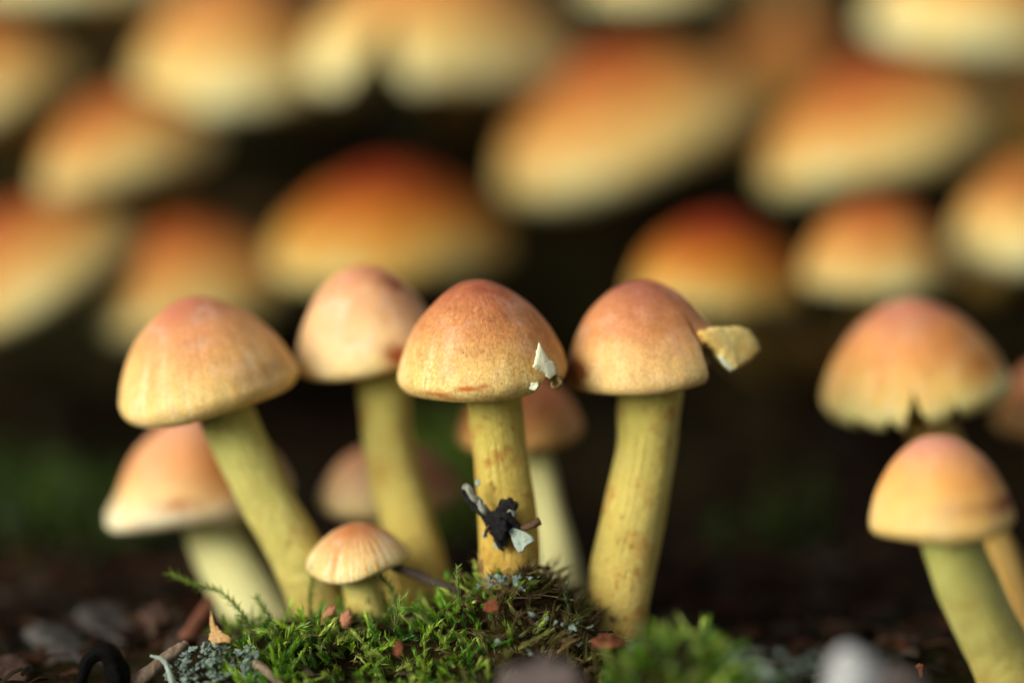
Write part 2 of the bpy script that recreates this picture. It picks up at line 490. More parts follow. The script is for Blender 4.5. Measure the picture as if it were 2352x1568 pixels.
# ---------------------------------------------------------------- colours of the caps and stems
C = cap_material
APEX, MID, EDGE, RIM = (0.42, 0.13, 0.055), (0.66, 0.32, 0.11), (0.78, 0.52, 0.20), (0.78, 0.64, 0.32)
cm_left   = C('cap_skin_streaky', (0.48, 0.16, 0.085), (0.66, 0.33, 0.115), (0.74, 0.45, 0.15), (0.74, 0.54, 0.19), bloom=0.3, streak=0.65, mott=0.45, seed=1)
cm_pale   = C('cap_skin_pale', (0.54, 0.22, 0.11), (0.72, 0.43, 0.20), (0.76, 0.54, 0.27), (0.70, 0.56, 0.24), streak=0.15, mott=0.35, bloom=0.4, stain=(0.26, 0.06, 0.015), seed=2)
cm_mid    = C('cap_skin_middle', (0.32, 0.085, 0.038), (0.54, 0.235, 0.075), (0.70, 0.43, 0.135), (0.70, 0.52, 0.18), streak=0.35, pits=0.9, mott=0.8, stain=(0.42, 0.11, 0.012), seed=3)
cm_torn   = C('cap_skin_torn', (0.32, 0.10, 0.055), (0.56, 0.24, 0.08), (0.68, 0.42, 0.15), (0.66, 0.49, 0.19), streak=0.22, pits=0.5, mott=0.5, seed=4)
cm_red    = C('cap_skin_reddish', (0.40, 0.11, 0.045), (0.54, 0.20, 0.06), (0.60, 0.28, 0.08), (0.60, 0.36, 0.12), streak=0.1, seed=5)
cm_cone   = C('cap_skin_cone', (0.56, 0.25, 0.15), (0.68, 0.32, 0.12), (0.74, 0.48, 0.20), (0.70, 0.64, 0.40), streak=0.1, mott=0.4, stain=(0.38, 0.12, 0.015), seed=6)
cm_tiny   = C('cap_skin_tiny', (0.46, 0.18, 0.07), (0.60, 0.36, 0.14), (0.66, 0.48, 0.20), (0.62, 0.52, 0.22), streak=1.6, mott=0.4, bloom=0.45, stain=(0.50, 0.15, 0.02), seed=7)
cm_notch  = C('cap_skin_notched', (0.44, 0.16, 0.09), (0.62, 0.27, 0.075), (0.70, 0.45, 0.12), (0.66, 0.62, 0.24), streak=0.35, stain=(0.42, 0.15, 0.02), seed=8)
cm_right  = C('cap_skin_orange', (0.56, 0.24, 0.15), (0.68, 0.33, 0.085), (0.70, 0.42, 0.12), (0.64, 0.45, 0.15), streak=0.1, mott=0.4, stain=(0.22, 0.045, 0.004), seed=9)
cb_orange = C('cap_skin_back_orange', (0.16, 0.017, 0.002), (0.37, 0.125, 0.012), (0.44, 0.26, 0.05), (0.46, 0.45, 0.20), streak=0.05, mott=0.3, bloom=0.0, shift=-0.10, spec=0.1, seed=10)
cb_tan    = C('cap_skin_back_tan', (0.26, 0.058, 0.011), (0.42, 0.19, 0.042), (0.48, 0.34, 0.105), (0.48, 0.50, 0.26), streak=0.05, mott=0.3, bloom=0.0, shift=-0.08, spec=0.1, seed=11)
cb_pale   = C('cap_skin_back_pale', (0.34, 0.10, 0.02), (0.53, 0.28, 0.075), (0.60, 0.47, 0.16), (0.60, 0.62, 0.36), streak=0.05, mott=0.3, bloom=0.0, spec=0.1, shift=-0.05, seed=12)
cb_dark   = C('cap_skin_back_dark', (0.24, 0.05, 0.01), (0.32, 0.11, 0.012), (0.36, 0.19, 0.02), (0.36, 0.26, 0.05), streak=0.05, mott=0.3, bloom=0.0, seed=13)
sm_a = stem_material('stem_skin', (0.54, 0.51, 0.115), (0.60, 0.51, 0.13), (0.60, 0.44, 0.09), 0.6, seed=1)
sm_b = stem_material('stem_skin_spotted', (0.52, 0.51, 0.115), (0.57, 0.46, 0.09), (0.58, 0.38, 0.06), 0.95, seed=2)
sm_c = stem_material('stem_skin_pale', (0.56, 0.54, 0.18), (0.68, 0.67, 0.30), (0.72, 0.71, 0.36), 0.1, seed=3)
sm_d = stem_material('stem_skin_green', (0.48, 0.52, 0.13), (0.56, 0.54, 0.15), (0.58, 0.48, 0.12), 0.45, seed=4)
sm_e = stem_material('stem_skin_brown', (0.40, 0.25, 0.04), (0.42, 0.26, 0.05), (0.40, 0.24, 0.05), 0.6, seed=5)
sm_f = stem_material('stem_skin_rusty', (0.52, 0.48, 0.10), (0.60, 0.50, 0.12), (0.66, 0.50, 0.12), 1.0, seed=9)
sm_far = stem_material('stem_skin_far', (0.30, 0.22, 0.03), (0.26, 0.16, 0.02), (0.20, 0.10, 0.02), 0.5, seed=6)

FRONT = 'mushrooms of the front cluster'
RIGHTG = 'mushrooms at the right edge'
# --- the front cluster
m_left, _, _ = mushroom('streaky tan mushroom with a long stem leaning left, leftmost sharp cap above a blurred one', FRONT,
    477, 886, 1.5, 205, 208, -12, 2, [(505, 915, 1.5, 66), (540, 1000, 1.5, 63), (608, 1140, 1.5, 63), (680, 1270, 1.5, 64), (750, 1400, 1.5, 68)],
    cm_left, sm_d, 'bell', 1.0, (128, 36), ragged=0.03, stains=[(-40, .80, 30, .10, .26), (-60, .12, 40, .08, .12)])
m_pale, _, _ = mushroom('pale pinkish mushroom with a dark red spot near its top, behind the middle one', FRONT,
    850, 814, 2.2, 168, 207, -6, 2, [(880, 850, 2.2, 64), (884, 920, 2.2, 62), (892, 1010, 2.2, 59), (912, 1110, 2.2, 60), (942, 1220, 2.1, 63), (968, 1320, 2.0, 66), (985, 1400, 1.9, 70)],
    cm_pale, sm_a, 'round', 2.0, (112, 34), stains=[(-28, .20, 16, .055, 1.0), (-45, .14, 22, .03, .6), (-66, .84, 12, .12, .75), (-10, .3, 50, .5, .25)])
m_mid, cap_mid, M_mid = mushroom('sharp orange brown mushroom in the middle with a torn white flap at its rim', FRONT,
    1107, 848, 0.75, 195, 207, -5, 3, [(1130, 885, .75, 66), (1136, 940, .75, 64), (1150, 1050, .75, 64), (1163, 1150, .75, 67), (1170, 1250, .72, 70), (1172, 1400, .7, 73)],
    cm_mid, sm_b, 'bell', 3.0, (192, 48), wob=0.022, notches=[(-37, 16, .40, 'v'), (-33, 15, .20, 'box')], stains=[(-99, .905, 8, .014, .9), (-89, .892, 5, .012, .8), (-122, .945, 12, .016, .6), (-112, .965, 8, .01, .5), (-25, .55, 26, .25, .35)])
m_torn, cap_torn, M_torn = mushroom('purplish brown mushroom with a chunk of its cap broken out on the right side', FRONT,
    1482, 845, 1.15, 183, 202, -6, 1, [(1494, 880, 1.15, 73), (1490, 950, 1.15, 72), (1481, 1050, 1.15, 69), (1453, 1190, 1.05, 74), (1428, 1310, 1.0, 76), (1419, 1400, .95, 72), (1416, 1490, .9, 74)],
    cm_torn, sm_f, 'round', 4.0, (192, 44), wob=0.02, notches=[(2, 46, .42, 'box')], ragged=0.0, stains=[(-157, .84, 19, .15, 1.0)])
mushroom('small reddish mushroom with a thin pale stem, half hidden behind the middle stem', FRONT,
    1196, 985, 3.0, 150, 135, -3, 2, [(1222, 1010, 3.0, 36), (1240, 1080, 2.9, 36), (1262, 1180, 2.7, 40), (1284, 1290, 2.5, 47), (1304, 1400, 2.3, 50)],
    cm_red, sm_c, 'bell', 5.0, (72, 24))
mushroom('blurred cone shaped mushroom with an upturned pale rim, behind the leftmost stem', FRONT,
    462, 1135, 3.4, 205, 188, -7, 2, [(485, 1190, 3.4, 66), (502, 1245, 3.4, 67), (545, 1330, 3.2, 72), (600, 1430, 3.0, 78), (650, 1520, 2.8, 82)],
    cm_cone, sm_c, 'bell', 6.0, (80, 26), wob=0.04, flare=[(195, 45, .20, .04, .55)], stains=[(-97, .82, 16, .08, .6), (-52, .55, 32, .35, .6)])  # the darker patches at right and bottom mix stain with painted shading
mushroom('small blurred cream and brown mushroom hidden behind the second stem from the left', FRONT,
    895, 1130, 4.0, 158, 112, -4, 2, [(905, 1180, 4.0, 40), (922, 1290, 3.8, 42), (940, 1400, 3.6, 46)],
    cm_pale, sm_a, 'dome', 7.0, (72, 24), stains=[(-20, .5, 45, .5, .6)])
mushroom('tiny striped mushroom low in the moss in front of two yellow stems', FRONT,
    824, 1283, 0.95, 115, 84, -7, 4, [(815, 1310, .95, 34), (832, 1360, .95, 42), (848, 1420, .9, 50)],
    cm_tiny, sm_d, 'open', 8.0, (96, 28), ragged=0.06, wob=0.07, stains=[(-112, .10, 40, .08, .35), (-125, .6, 9, .25, .3)])
# --- right edge
mushroom('blurred mushroom with a ragged pale rim split by a notch, above the rightmost sharp cap', RIGHTG,
    2102, 888, 3.3, 212, 205, -9, 7, [(2125, 940, 3.3, 58), (2195, 1130, 3.0, 56), (2290, 1300, 2.4, 58), (2352, 1480, 1.8, 62)],
    cm_notch, sm_e, 'bell', 9.0, (128, 34), ragged=0.10, notches=[(-99, 9, .45, 'v'), (-116, 6, .27, 'v'), (-139, 8, .24, 'v'), (-73, 9, .26, 'v')], stains=[(-35, .62, 24, .14, .7), (-50, .3, 30, .15, .35)])
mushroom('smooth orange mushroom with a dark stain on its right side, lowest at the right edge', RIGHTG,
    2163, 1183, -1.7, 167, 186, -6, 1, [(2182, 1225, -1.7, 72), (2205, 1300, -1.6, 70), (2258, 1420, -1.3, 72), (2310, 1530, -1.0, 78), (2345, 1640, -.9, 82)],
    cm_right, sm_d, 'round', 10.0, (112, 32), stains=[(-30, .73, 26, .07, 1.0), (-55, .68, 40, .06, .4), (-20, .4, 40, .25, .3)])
mushroom('reddish cap cut off by the right picture edge beside the notched mushroom', RIGHTG,
    2405, 965, 5.0, 120, 145, -2, 2, [(2420, 1010, 5, 45), (2440, 1200, 4.6, 45), (2450, 1330, 4.4, 48)], cm_red, sm_e, 'bell', 11.0, (72, 24))

# --- the clump on the bank
BACK = 'blurred mushrooms of the clump on the bank'
def root_back(dx, dy, rpx, sag=0.45):
    def f(M, c, r, h):
        p1 = np.array(M @ Vector((0, 0, -0.05 * h)))
        bx, by = c.x + dx, c.y + dy
        b = np.array((bx, by, gz(bx, by) - 0.1))
        m = lerp(p1, b, 0.45); m[2] = lerp(p1[2], b[2], 0.62); m[1] = lerp(p1[1], b[1], 0.38)
        return [p1, m, b], [rpx, rpx, rpx * 1.15]
    return f
back = [
 # label, cx, cy, dd, R, H, roll, lean, material, profile, (dx, dy, stem r), extra
 ('pale rim of a mushroom at the top left corner, mostly above the picture', 190, -60, 13, 240, 150, -2, 4, cb_pale, 'open', (.5, 5, .42), {}),
 ('tan mushroom cut off by the left edge high up', 0, 225, 11, 180, 190, -20, 4, cb_tan, 'bell', (.6, 5, .42), {}),
 ('orange mushroom tilted left under the bright pale cap at upper left', 295, 368, 9.5, 208, 166, -17, 3, cb_tan, 'bell', (1.0, 5, .40), {}),
 ('bright pale mushroom with a reddish top, largest at the upper left', 555, 175, 12, 250, 235, -8, 6, cb_pale, 'open', (1.3, 6, .45), {'stains': [(-25, .45, 45, .3, .45)]}),
 ('wide pale mushroom with a deep notch in its rim at the top centre', 1015, 120, 11.5, 305, 225, 1, 6, cb_pale, 'open', (.4, 5, .5), {'notches': [(-117, 14, .62, 'v')]}),
 ('pale greenish rim hanging into the top of the picture right of centre', 1510, -35, 13, 160, 150, -3, 2, cb_pale, 'open', (.2, 5, .4), {}),
 ('large orange mushroom with a pale rim tilted left, right of centre', 1440, 322, 11, 296, 222, -18, 5, cb_tan, 'bell', (.5, 5, .5), {}),
 ('large tan orange mushroom with a pale rim tilted left, under the top right cap', 2015, 320, 10, 272, 182, -18, 5, cb_tan, 'bell', (.6, 6, .5), {}),
 ('pale mushroom in the top right corner', 2240, 60, 12, 245, 200, 6, 4, cb_pale, 'open', (.3, 5, .45), {}),
 ('dim brown mushroom in the gap between the two large caps at right', 1830, 210, 17, 175, 160, 0, 3, cb_dark, 'dome', (.2, 4, .4), {}),
 ('pale mushroom cut off by the right edge beside a peach coloured cap', 2365, 555, 8, 175, 195, -5, 3, cb_pale, 'bell', (.3, 6, .38), {'stains': [(-90, .2, 200, .2, .4)]}),
 ('peach coloured round mushroom above the notched mushroom at right', 2018, 622, 7, 168, 165, 0, 2, cb_tan, 'dome', (.8, 6, .38), {}),
 ('orange mushroom with a red top rising behind the broken cap', 1648, 658, 7.5, 192, 170, 1, 2, cb_orange, 'bell', (2.2, 5, .45), {}),
 ('broad mushroom with a dark red top behind the pale spotted cap', 900, 566, 9, 264, 192, -2, 4, cb_orange, 'open', (-.4, 6, .5), {}),
 ('orange tan mushroom directly behind the leftmost front cap', 448, 694, 9.0, 214, 195, -9, 3, cb_tan, 'bell', (.6, 6, .42), {}),
 ('large pale yellow mushroom tilted left, cut off by the left edge', 75, 645, 9, 268, 185, -24, 3, cb_tan, 'open', (1.4, 6, .45), {}),
 ('dark red cap fragment at the right edge under the top right cap', 2400, 320, 15, 120, 130, 0, 2, cb_dark, 'bell', (.2, 4, .35), {}),
 ('dim reddish brown mushroom deep in the clump below the notched pale cap', 1080, 330, 18, 200, 150, 0, 2, cb_dark, 'dome', (.2, 3, .4), {}),
 ('dim brown mushroom deep in the clump beside the bright pale cap', 440, 330, 17, 170, 110, -5, 2, cb_dark, 'dome', (.2, 3, .4), {}),
]
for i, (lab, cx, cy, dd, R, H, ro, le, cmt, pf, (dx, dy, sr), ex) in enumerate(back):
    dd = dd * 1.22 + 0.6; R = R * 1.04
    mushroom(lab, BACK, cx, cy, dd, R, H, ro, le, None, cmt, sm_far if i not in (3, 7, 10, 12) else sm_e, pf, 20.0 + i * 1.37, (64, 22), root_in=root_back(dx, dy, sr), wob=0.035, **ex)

# ---------------------------------------------------------------- flakes, chips and flaps
def slab(pts, thick, seed=0, n=5, jag=0.0, dome=0.0, rough=0.0):
    """irregular thick flake; pts = world outline points; thickness goes along the outline's normal away from the camera"""
    p = np.array([np.array(q) for q in pts], float)
    m = len(p)
    # refine the outline
    k = np.linspace(0, m, m * n, endpoint=False)
    i = k.astype(int); f = (k - i)[:, None]
    o = p[i % m] * (1 - f) + p[(i + 1) % m] * f
    c = o.mean(0)
    nrm = np.zeros(3)
    for a in range(m): nrm += np.cross(p[a] - c, p[(a + 1) % m] - c)
    nrm /= np.linalg.norm(nrm) + 1e-9
    if nrm[1] > 0: nrm = -nrm
    size = np.linalg.norm(o - c, axis=1).mean()
    if jag:
        q = np.array([mnoise.noise((j * 1.7, seed, 0.3)) for j in range(len(o))])
        o = o + (o - c) / (np.linalg.norm(o - c, axis=1)[:, None] + 1e-9) * (q * jag * size)[:, None]
    rings, N = [], len(o)
    for s_, off in ((0.97, -0.5), (1.0, -0.15), (0.99, 0.2), (0.93, 0.45), (0.78, 0.5), (0.55, 0.5), (0.3, 0.5)):
        r_ = c + (o - c) * s_
        q = np.array([mnoise.noise((a * 9, b * 9 + seed, d * 9)) for a, b, d in r_])
        rings.append(r_ + nrm * (off * thick + dome * size * (1 - s_ ** 2) + (q * rough)[:, None]))
    V = np.vstack(rings + [c[None] + nrm * (0.5 * thick + dome * size)] + [c[None] - nrm * 0.5 * thick])
    F = grid_faces(N, 7)
    e = 6 * N
    F += [(e + j, e + (j + 1) % N, 7 * N) for j in range(N)]
    F += [((j + 1) % N, j, 7 * N + 1) for j in range(N)]
    return V, F

def flake(name, outline, thick, m, label=None, cat=None, group=None, parent=None, **kw):
    pts = [P(*q) for q in outline]
    V, F = slab(pts, thick, **kw)
    if parent is None:
        c = V.mean(0)
        o = mk(name, V - c, F, m, None, None, Matrix.Translation(Vector(c)))
        return tag(o, label, cat, group)
    return mk(name, V - np.array(parent.location), F, m, parent)

flesh = rough_material('torn_flesh', (0.66, 0.66, 0.40), (0.84, 0.84, 0.62), 8.0, 0.7, 0.5, 0.03, sss=0.2)
flesh_y = rough_material('torn_flesh_yellow', (0.62, 0.40, 0.10), (0.72, 0.62, 0.24), 4.0, 0.7, 0.5, 0.03, sss=0.2, c3=(0.76, 0.70, 0.36))
fl = flake('torn_flap', [(a, b_, -.08 + (a - 1225) / 52 * .15 - (b_ - 786) / 85 * .05) for a, b_ in [(1238, 786), (1247, 803), (1262, 825), (1277, 843), (1277, 858), (1262, 871), (1250, 860), (1240, 850), (1225, 844), (1229, 822)]],
      0.03, flesh, parent=m_mid, seed=1, jag=0.2, dome=0.10, rough=0.008)
fl['label'] = 'white torn flap of flesh'
V, F, A = tube([P(1283, 866, .12), P(1288, 880, .08), P(1278, 890, .02), P(1268, 886, .0), (P(1268, 877, .02))], [.03, .026, .022, .018, .012], 10, 20, 4, .4)
mk('torn_curl', V - np.array(m_mid.location), F, rough_material('torn_curl_brown', (0.10, 0.06, 0.02), (0.26, 0.18, 0.07), 12.0), m_mid, A)
flake('torn_edge', [(1207, 881, -.02), (1222, 879, -.06), (1237, 877, -.05), (1238, 886, -.06), (1230, 897, -.05), (1217, 894, -.04)], 0.05, flesh, parent=m_mid, seed=2, jag=0.06)
fl = flake('torn_rim', [(a, b_, .60 + (a - 1600) / 140 * .38 - (b_ - 750) / 100 * .10) for a, b_ in [(1598, 764), (1612, 784), (1630, 796), (1642, 806), (1650, 822), (1664, 836), (1682, 852), (1698, 843), (1720, 830), (1741, 806), (1733, 782), (1716, 760), (1692, 750), (1660, 752), (1628, 752)]],
      0.24, flesh_y, parent=m_torn, seed=3, n=6, jag=0.06, dome=0.07, rough=0.012)
V, F = slab([P(a, b_, .52 + (a - 1600) / 140 * .38 - (b_ - 750) / 100 * .10) for a, b_ in [(1650, 818), (1662, 812), (1676, 826), (1688, 846), (1681, 853), (1664, 840)]], .05, seed=13, jag=.1)
mk('torn_flesh', V - np.array(m_torn.location), F, flesh, m_torn)
V, F = slab([P(a, b_, .54 + (a - 1600) / 140 * .38 - (b_ - 750) / 100 * .10) for a, b_ in [(1604, 758), (1640, 751), (1672, 753), (1684, 764), (1662, 774), (1640, 770), (1618, 768)]], .07, seed=14, jag=.15)
mk('skin_strip', V - np.array(m_torn.location), F, rough_material('torn_skin', (0.50, 0.24, 0.06), (0.66, 0.42, 0.12), 5.0, 0.6), m_torn)
fl['label'] = 'pale yellow torn piece of rim bent outwards'

# fine pale fibres on the skin of the middle cap
def fibres(cap, Mloc, n, parent, m, vr=(0.05, 0.55), L=0.06, w=0.0032, seed=0):
    me = cap.data
    V = np.array([v.co for v in me.vertices]); A = np.zeros(len(V) * 3, np.float32)
    me.attributes['rad'].data.foreach_get('vector', A); A = A.reshape(-1, 3)
    N = np.array([v.normal for v in me.vertices])
    idx = np.where((A[:, 2] > vr[0]) & (A[:, 2] < vr[1]) & (A[:, 1] < 0.2))[0]
    r = np.random.default_rng(seed)
    vs_, fs = [], []
    for i in r.choice(idx, n):
        p = V[i] + N[i] * 0.003
        t = r.normal(size=3); t -= N[i] * (t @ N[i]); t /= np.linalg.norm(t)
        b = np.cross(N[i], t)
        l = L * r.uniform(0.4, 1.2); cv = r.normal() * 0.35
        k = len(vs_)
        for j in range(5):
            s_ = j / 4 - 0.5
            q = p + t * s_ * l + b * cv * l * (s_ * s_ * 4) * 0.5 + N[i] * (0.006 * math.cos(s_ * 3))
            ww = w * (1 - abs(s_) * 1.4)
            vs_ += [q - b * ww, q + N[i] * ww, q + b * ww]
        for j in range(4):
            a = k + j * 3
            fs += [(a, a + 1, a + 4, a + 3), (a + 1, a + 2, a + 5, a + 4)]
    o = mk('fibres', np.array(vs_), fs, m, parent, None, Mloc)
    o['kind'] = 'stuff'
fib_m = rough_material('fibre', (0.62, 0.42, 0.20), (0.78, 0.62, 0.38), 5.0, 0.6, 0.1)
fibres(cap_mid, Matrix.Translation(-m_mid.location) @ M_mid, 260, m_mid, fib_m, seed=3)

# ---------------------------------------------------------------- lichen scrap stuck on the middle stem
lic_black = rough_material('lichen_black', (0.002, 0.002, 0.0025), (0.010, 0.010, 0.013), 9.0, 0.45, 1.0, 0.08, spec=0.4, c3=(0.05, 0.045, 0.04))
lic_grey = rough_material('lichen_grey', (0.16, 0.17, 0.12), (0.34, 0.35, 0.28), 7.0, 0.75, 0.6, 0.04)
lic_pale = rough_material('lichen_pale_green', (0.24, 0.31, 0.25), (0.42, 0.50, 0.42), 7.0, 0.75, 0.5, 0.03, sss=0.1)
lic_brown = rough_material('lichen_brown', (0.05, 0.025, 0.012), (0.14, 0.07, 0.03), 9.0, 0.7, 0.6, 0.04)
D0 = 0.25
def Q(a, b_, c_): return P(a, b_, c_ + 0.16)
b = Q(1150, 1210, D0)
lf = empty('lichen_scrap', b, 'ragged black and grey lichen scrap stuck to the middle mushroom stem', 'lichen')
def rel(V): return V - np.array(b)
V, F, A = tube([Q(1064, 1122, .14), Q(1074, 1119, .10), Q(1086, 1142, .05), Q(1098, 1150, .1), Q(1110, 1168, .06), Q(1134, 1190, .2)], [.022, .045, .042, .055, .046, .05], 14, 34, 3, .6)
mk('grey_branch', rel(V), F, lic_grey, lf, None)
V, F, A = tube([Q(1062, 1125, .10), Q(1074, 1146, .06), Q(1098, 1174, .06), Q(1130, 1205, .16)], [.02, .034, .03, .06], 12, 30, 5, .8)
mk('dark_edge', rel(V), F, lic_black, lf, None)
V, F = slab([Q(*q) for q in [(1112, 1184, .1), (1128, 1178, .06), (1140, 1168, .05), (1147, 1152, .02), (1158, 1149, .0), (1172, 1152, -.02), (1188, 1156, 0), (1190, 1166, .04), (1180, 1176, .05), (1186, 1196, .06), (1194, 1206, .06), (1188, 1220, .1), (1172, 1228, .1), (1166, 1248, .12), (1152, 1256, .14), (1140, 1250, .14), (1132, 1236, .16), (1126, 1214, .16), (1116, 1200, .14)]], .14, seed=7, n=6, jag=.22, dome=.06, rough=.075)
mk('body', rel(V), F, lic_black, lf)
V, F = slab([Q(*q) for q in [(1146, 1166, -.04), (1154, 1150, -.10), (1170, 1146, -.14), (1186, 1154, -.10), (1184, 1166, -.08), (1168, 1168, -.08), (1156, 1176, -.06)]], .08, seed=17, n=6, jag=.25, dome=.2, rough=.04)
mk('curled_lobe', rel(V), F, lic_black, lf)
V, F = slab([Q(*q) for q in [(1128, 1202, .02), (1146, 1190, -.06), (1162, 1198, -.10), (1166, 1218, -.08), (1154, 1240, -.02), (1138, 1236, .02)]], .08, seed=27, n=6, jag=.35, dome=.2, rough=.06)
mk('crumpled_lobe', rel(V), F, lic_black, lf)
V, F, A = tube([Q(1158, 1176, -.02), Q(1168, 1171, -.08), Q(1178, 1174, -.08), Q(1184, 1184, -.02)], [.02, .03, .028, .02], 10, 20, 15, .6)
mk('tan_edge', rel(V), F, lic_grey, lf)
V, F, A = tube([Q(1136, 1236, .0), Q(1150, 1258, .0), Q(1158, 1264, .04)], [.03, .02, .008], 10, 16, 16, .6)
mk('torn_tip', rel(V), F, lic_black, lf)
V, F, A = tube([Q(1124, 1206, .02), Q(1116, 1222, .06), Q(1112, 1232, .1)], [.025, .02, .008], 10, 16, 18, .6)
mk('torn_tip', rel(V), F, lic_brown, lf)
V, F, A = tube([Q(1180, 1214, .1), Q(1204, 1212, .04), Q(1222, 1205, .0), Q(1240, 1196, .02)], [.035, .035, .045, .045], 10, 18, 11, .5)
mk('brown_branch', rel(V), F, lic_brown, lf)
V, F = slab([Q(*q) for q in [(1166, 1214, .06), (1182, 1212, 0), (1206, 1220, -.04), (1224, 1232, -.04), (1228, 1242, -.04), (1214, 1250, -.06), (1206, 1256, -.06), (1202, 1266, -.06), (1192, 1269, -.06), (1184, 1258, -.04), (1176, 1238, 0)]], .05, seed=12, jag=.06, dome=-.1, rough=.012)
mk('pale_lobe', rel(V), F, lic_pale, lf)
for q in [(1097, 1108), (1114, 1228), (1140, 1252)]:
    V, F = slab([Q(q[0] + 7 * math.cos(a), q[1] + 9 * math.sin(a), .12) for a in np.linspace(0, 6.28, 7)[:-1]], .05, seed=q[0], jag=.3)
    mk('white_speck', rel(V), F, lic_pale, lf)

# ---------------------------------------------------------------- moss
def leaf_cloud(P0, T, L, Wd, B, col, curl):
    """vectorised moss leaves: base points, directions, lengths, widths, bend direction"""
    n = len(P0)
    side = np.cross(T, B); side /= np.linalg.norm(side, axis=1)[:, None] + 1e-9
    up = np.cross(side, T)
    l, w = L[:, None], Wd[:, None]
    R_ = []
    for q, ww, k in ((0.0, 0.30, 0.0), (0.30, 0.5, 0.07), (0.60, 0.36, 0.27), (0.85, 0.14, 0.55)):
        c_ = P0 + T * l * (q - 0.25 * q * q * curl[:, None] * 0.5) + up * (l * curl[:, None] * k)
        R_ += [c_ - side * w * ww, c_ - up * w * ww * 0.5, c_ + side * w * ww]
    R_.append(P0 + T * l * (1.0 - 0.25 * curl[:, None]) + up * (l * curl[:, None] * 0.80))
    V = np.stack(R_, 1).reshape(-1, 3)
    k = np.arange(n)[:, None] * 13
    tri = []
    for a in (0, 3, 6):
        for e in (0, 1):
            tri += [(a + e, a + e + 1, a + e + 4), (a + e, a + e + 4, a + e + 3)]
    tri += [(9, 10, 12), (10, 11, 12)]
    F = np.concatenate([k + np.array(q) for q in tri], 0)
    Cc = np.repeat(col, 13, 0); Cc = np.column_stack([Cc, np.ones(len(Cc))])
    return V, F, Cc

def shoots(bases, tips, nleaf, ll, lw, cols, r, curl=(0.2, 1.4), spread=0.75):
    """moss shoots from base to tip (bowed), leaves in spirals; returns leaf mesh arrays"""
    out = []
    for bse, tp, cl in zip(bases, tips, cols):
        ax = tp - bse; Ln = np.linalg.norm(ax) + 1e-9
        t = np.sort(r.uniform(0.05, 1.0, nleaf))
        bow = r.normal(size=3) * 0.12 * Ln
        pts = bse + np.outer(t, ax) + np.outer(np.sin(t * np.pi), bow)
        dirx = ax / Ln
        a = np.cross(dirx, [0.3, 0.5, 0.8]); a /= np.linalg.norm(a) + 1e-9
        bb = np.cross(dirx, a)
        ph = np.arange(nleaf) * 2.4 + r.uniform(0, 6)
        radial = np.outer(np.cos(ph), a) + np.outer(np.sin(ph), bb)
        sp = spread * (1.15 - 0.6 * t)[:, None] * r.uniform(0.7, 1.3, (nleaf, 1))
        T = dirx + radial * sp; T /= np.linalg.norm(T, axis=1)[:, None]
        L = ll * r.uniform(0.6, 1.25, nleaf) * (1.1 - 0.35 * t)
        cc = cl[None] * r.uniform(0.6, 1.5, (nleaf, 1))
        cc = cc * (0.75 + 0.5 * t)[:, None]
        out.append((pts, T, L, np.full(nleaf, lw) * r.uniform(0.7, 1.3, nleaf), -radial, cc, r.uniform(*curl, nleaf)))
    cat = [np.concatenate([o[i] for o in out]) for i in range(7)]
    return leaf_cloud(*cat[:5], cat[5], cat[6])

moss_m = leaf_material('moss_leaf', 0.32, 0.4, 0.5)
dead_m = leaf_material('dead_moss_leaf', 0.8, 0.15, 0.08)
GREENS = np.array([(0.10, 0.21, 0.012), (0.15, 0.26, 0.018), (0.20, 0.29, 0.030), (0.05, 0.15, 0.015), (0.27, 0.34, 0.07)])
BROWNS = np.array([(0.07, 0.06, 0.018), (0.05, 0.035, 0.015), (0.09, 0.09, 0.025), (0.035, 0.022, 0.010), (0.10, 0.065, 0.03)])

def patch(name, label, m, n, region, cols, hgt, nleaf, ll, lw, seed, lean=0.5, curl=(0.2, 1.4), spread=0.75):
    r = np.random.default_rng(seed)
    xs, ys = [], []
    while len(xs) < n:
        x, y = region(r)
        if x is not None: xs.append(x); ys.append(y)
    xs, ys = np.array(xs), np.array(ys)
    zs = ground_z(xs, ys)
    B = np.stack([xs, ys, zs - 0.05], 1)
    cn = np.array([mnoise.noise((a * 1.7, b * 1.7, seed)) for a, b in zip(xs, ys)])
    h = hgt * r.uniform(0.5, 1.2, n) * np.clip(0.95 + 1.1 * cn, 0.35, 1.7)
    d = np.stack([r.normal(0, lean, n), r.normal(-0.1, lean, n), np.ones(n)], 1); d /= np.linalg.norm(d, axis=1)[:, None]
    Tp = B + d * h[:, None]
    cl = cols[r.integers(0, len(cols), n)] * r.uniform(0.65, 1.3, (n, 1)) * np.clip(1.0 + 0.9 * cn, 0.4, 1.7)[:, None]
    V, F, Cc = shoots(B, Tp, nleaf, ll, lw, cl, r, curl, spread)
    o = mk(name, V, F.tolist(), m, None, {'col': Cc})
    return tag(o, label, 'moss', None, 'stuff')

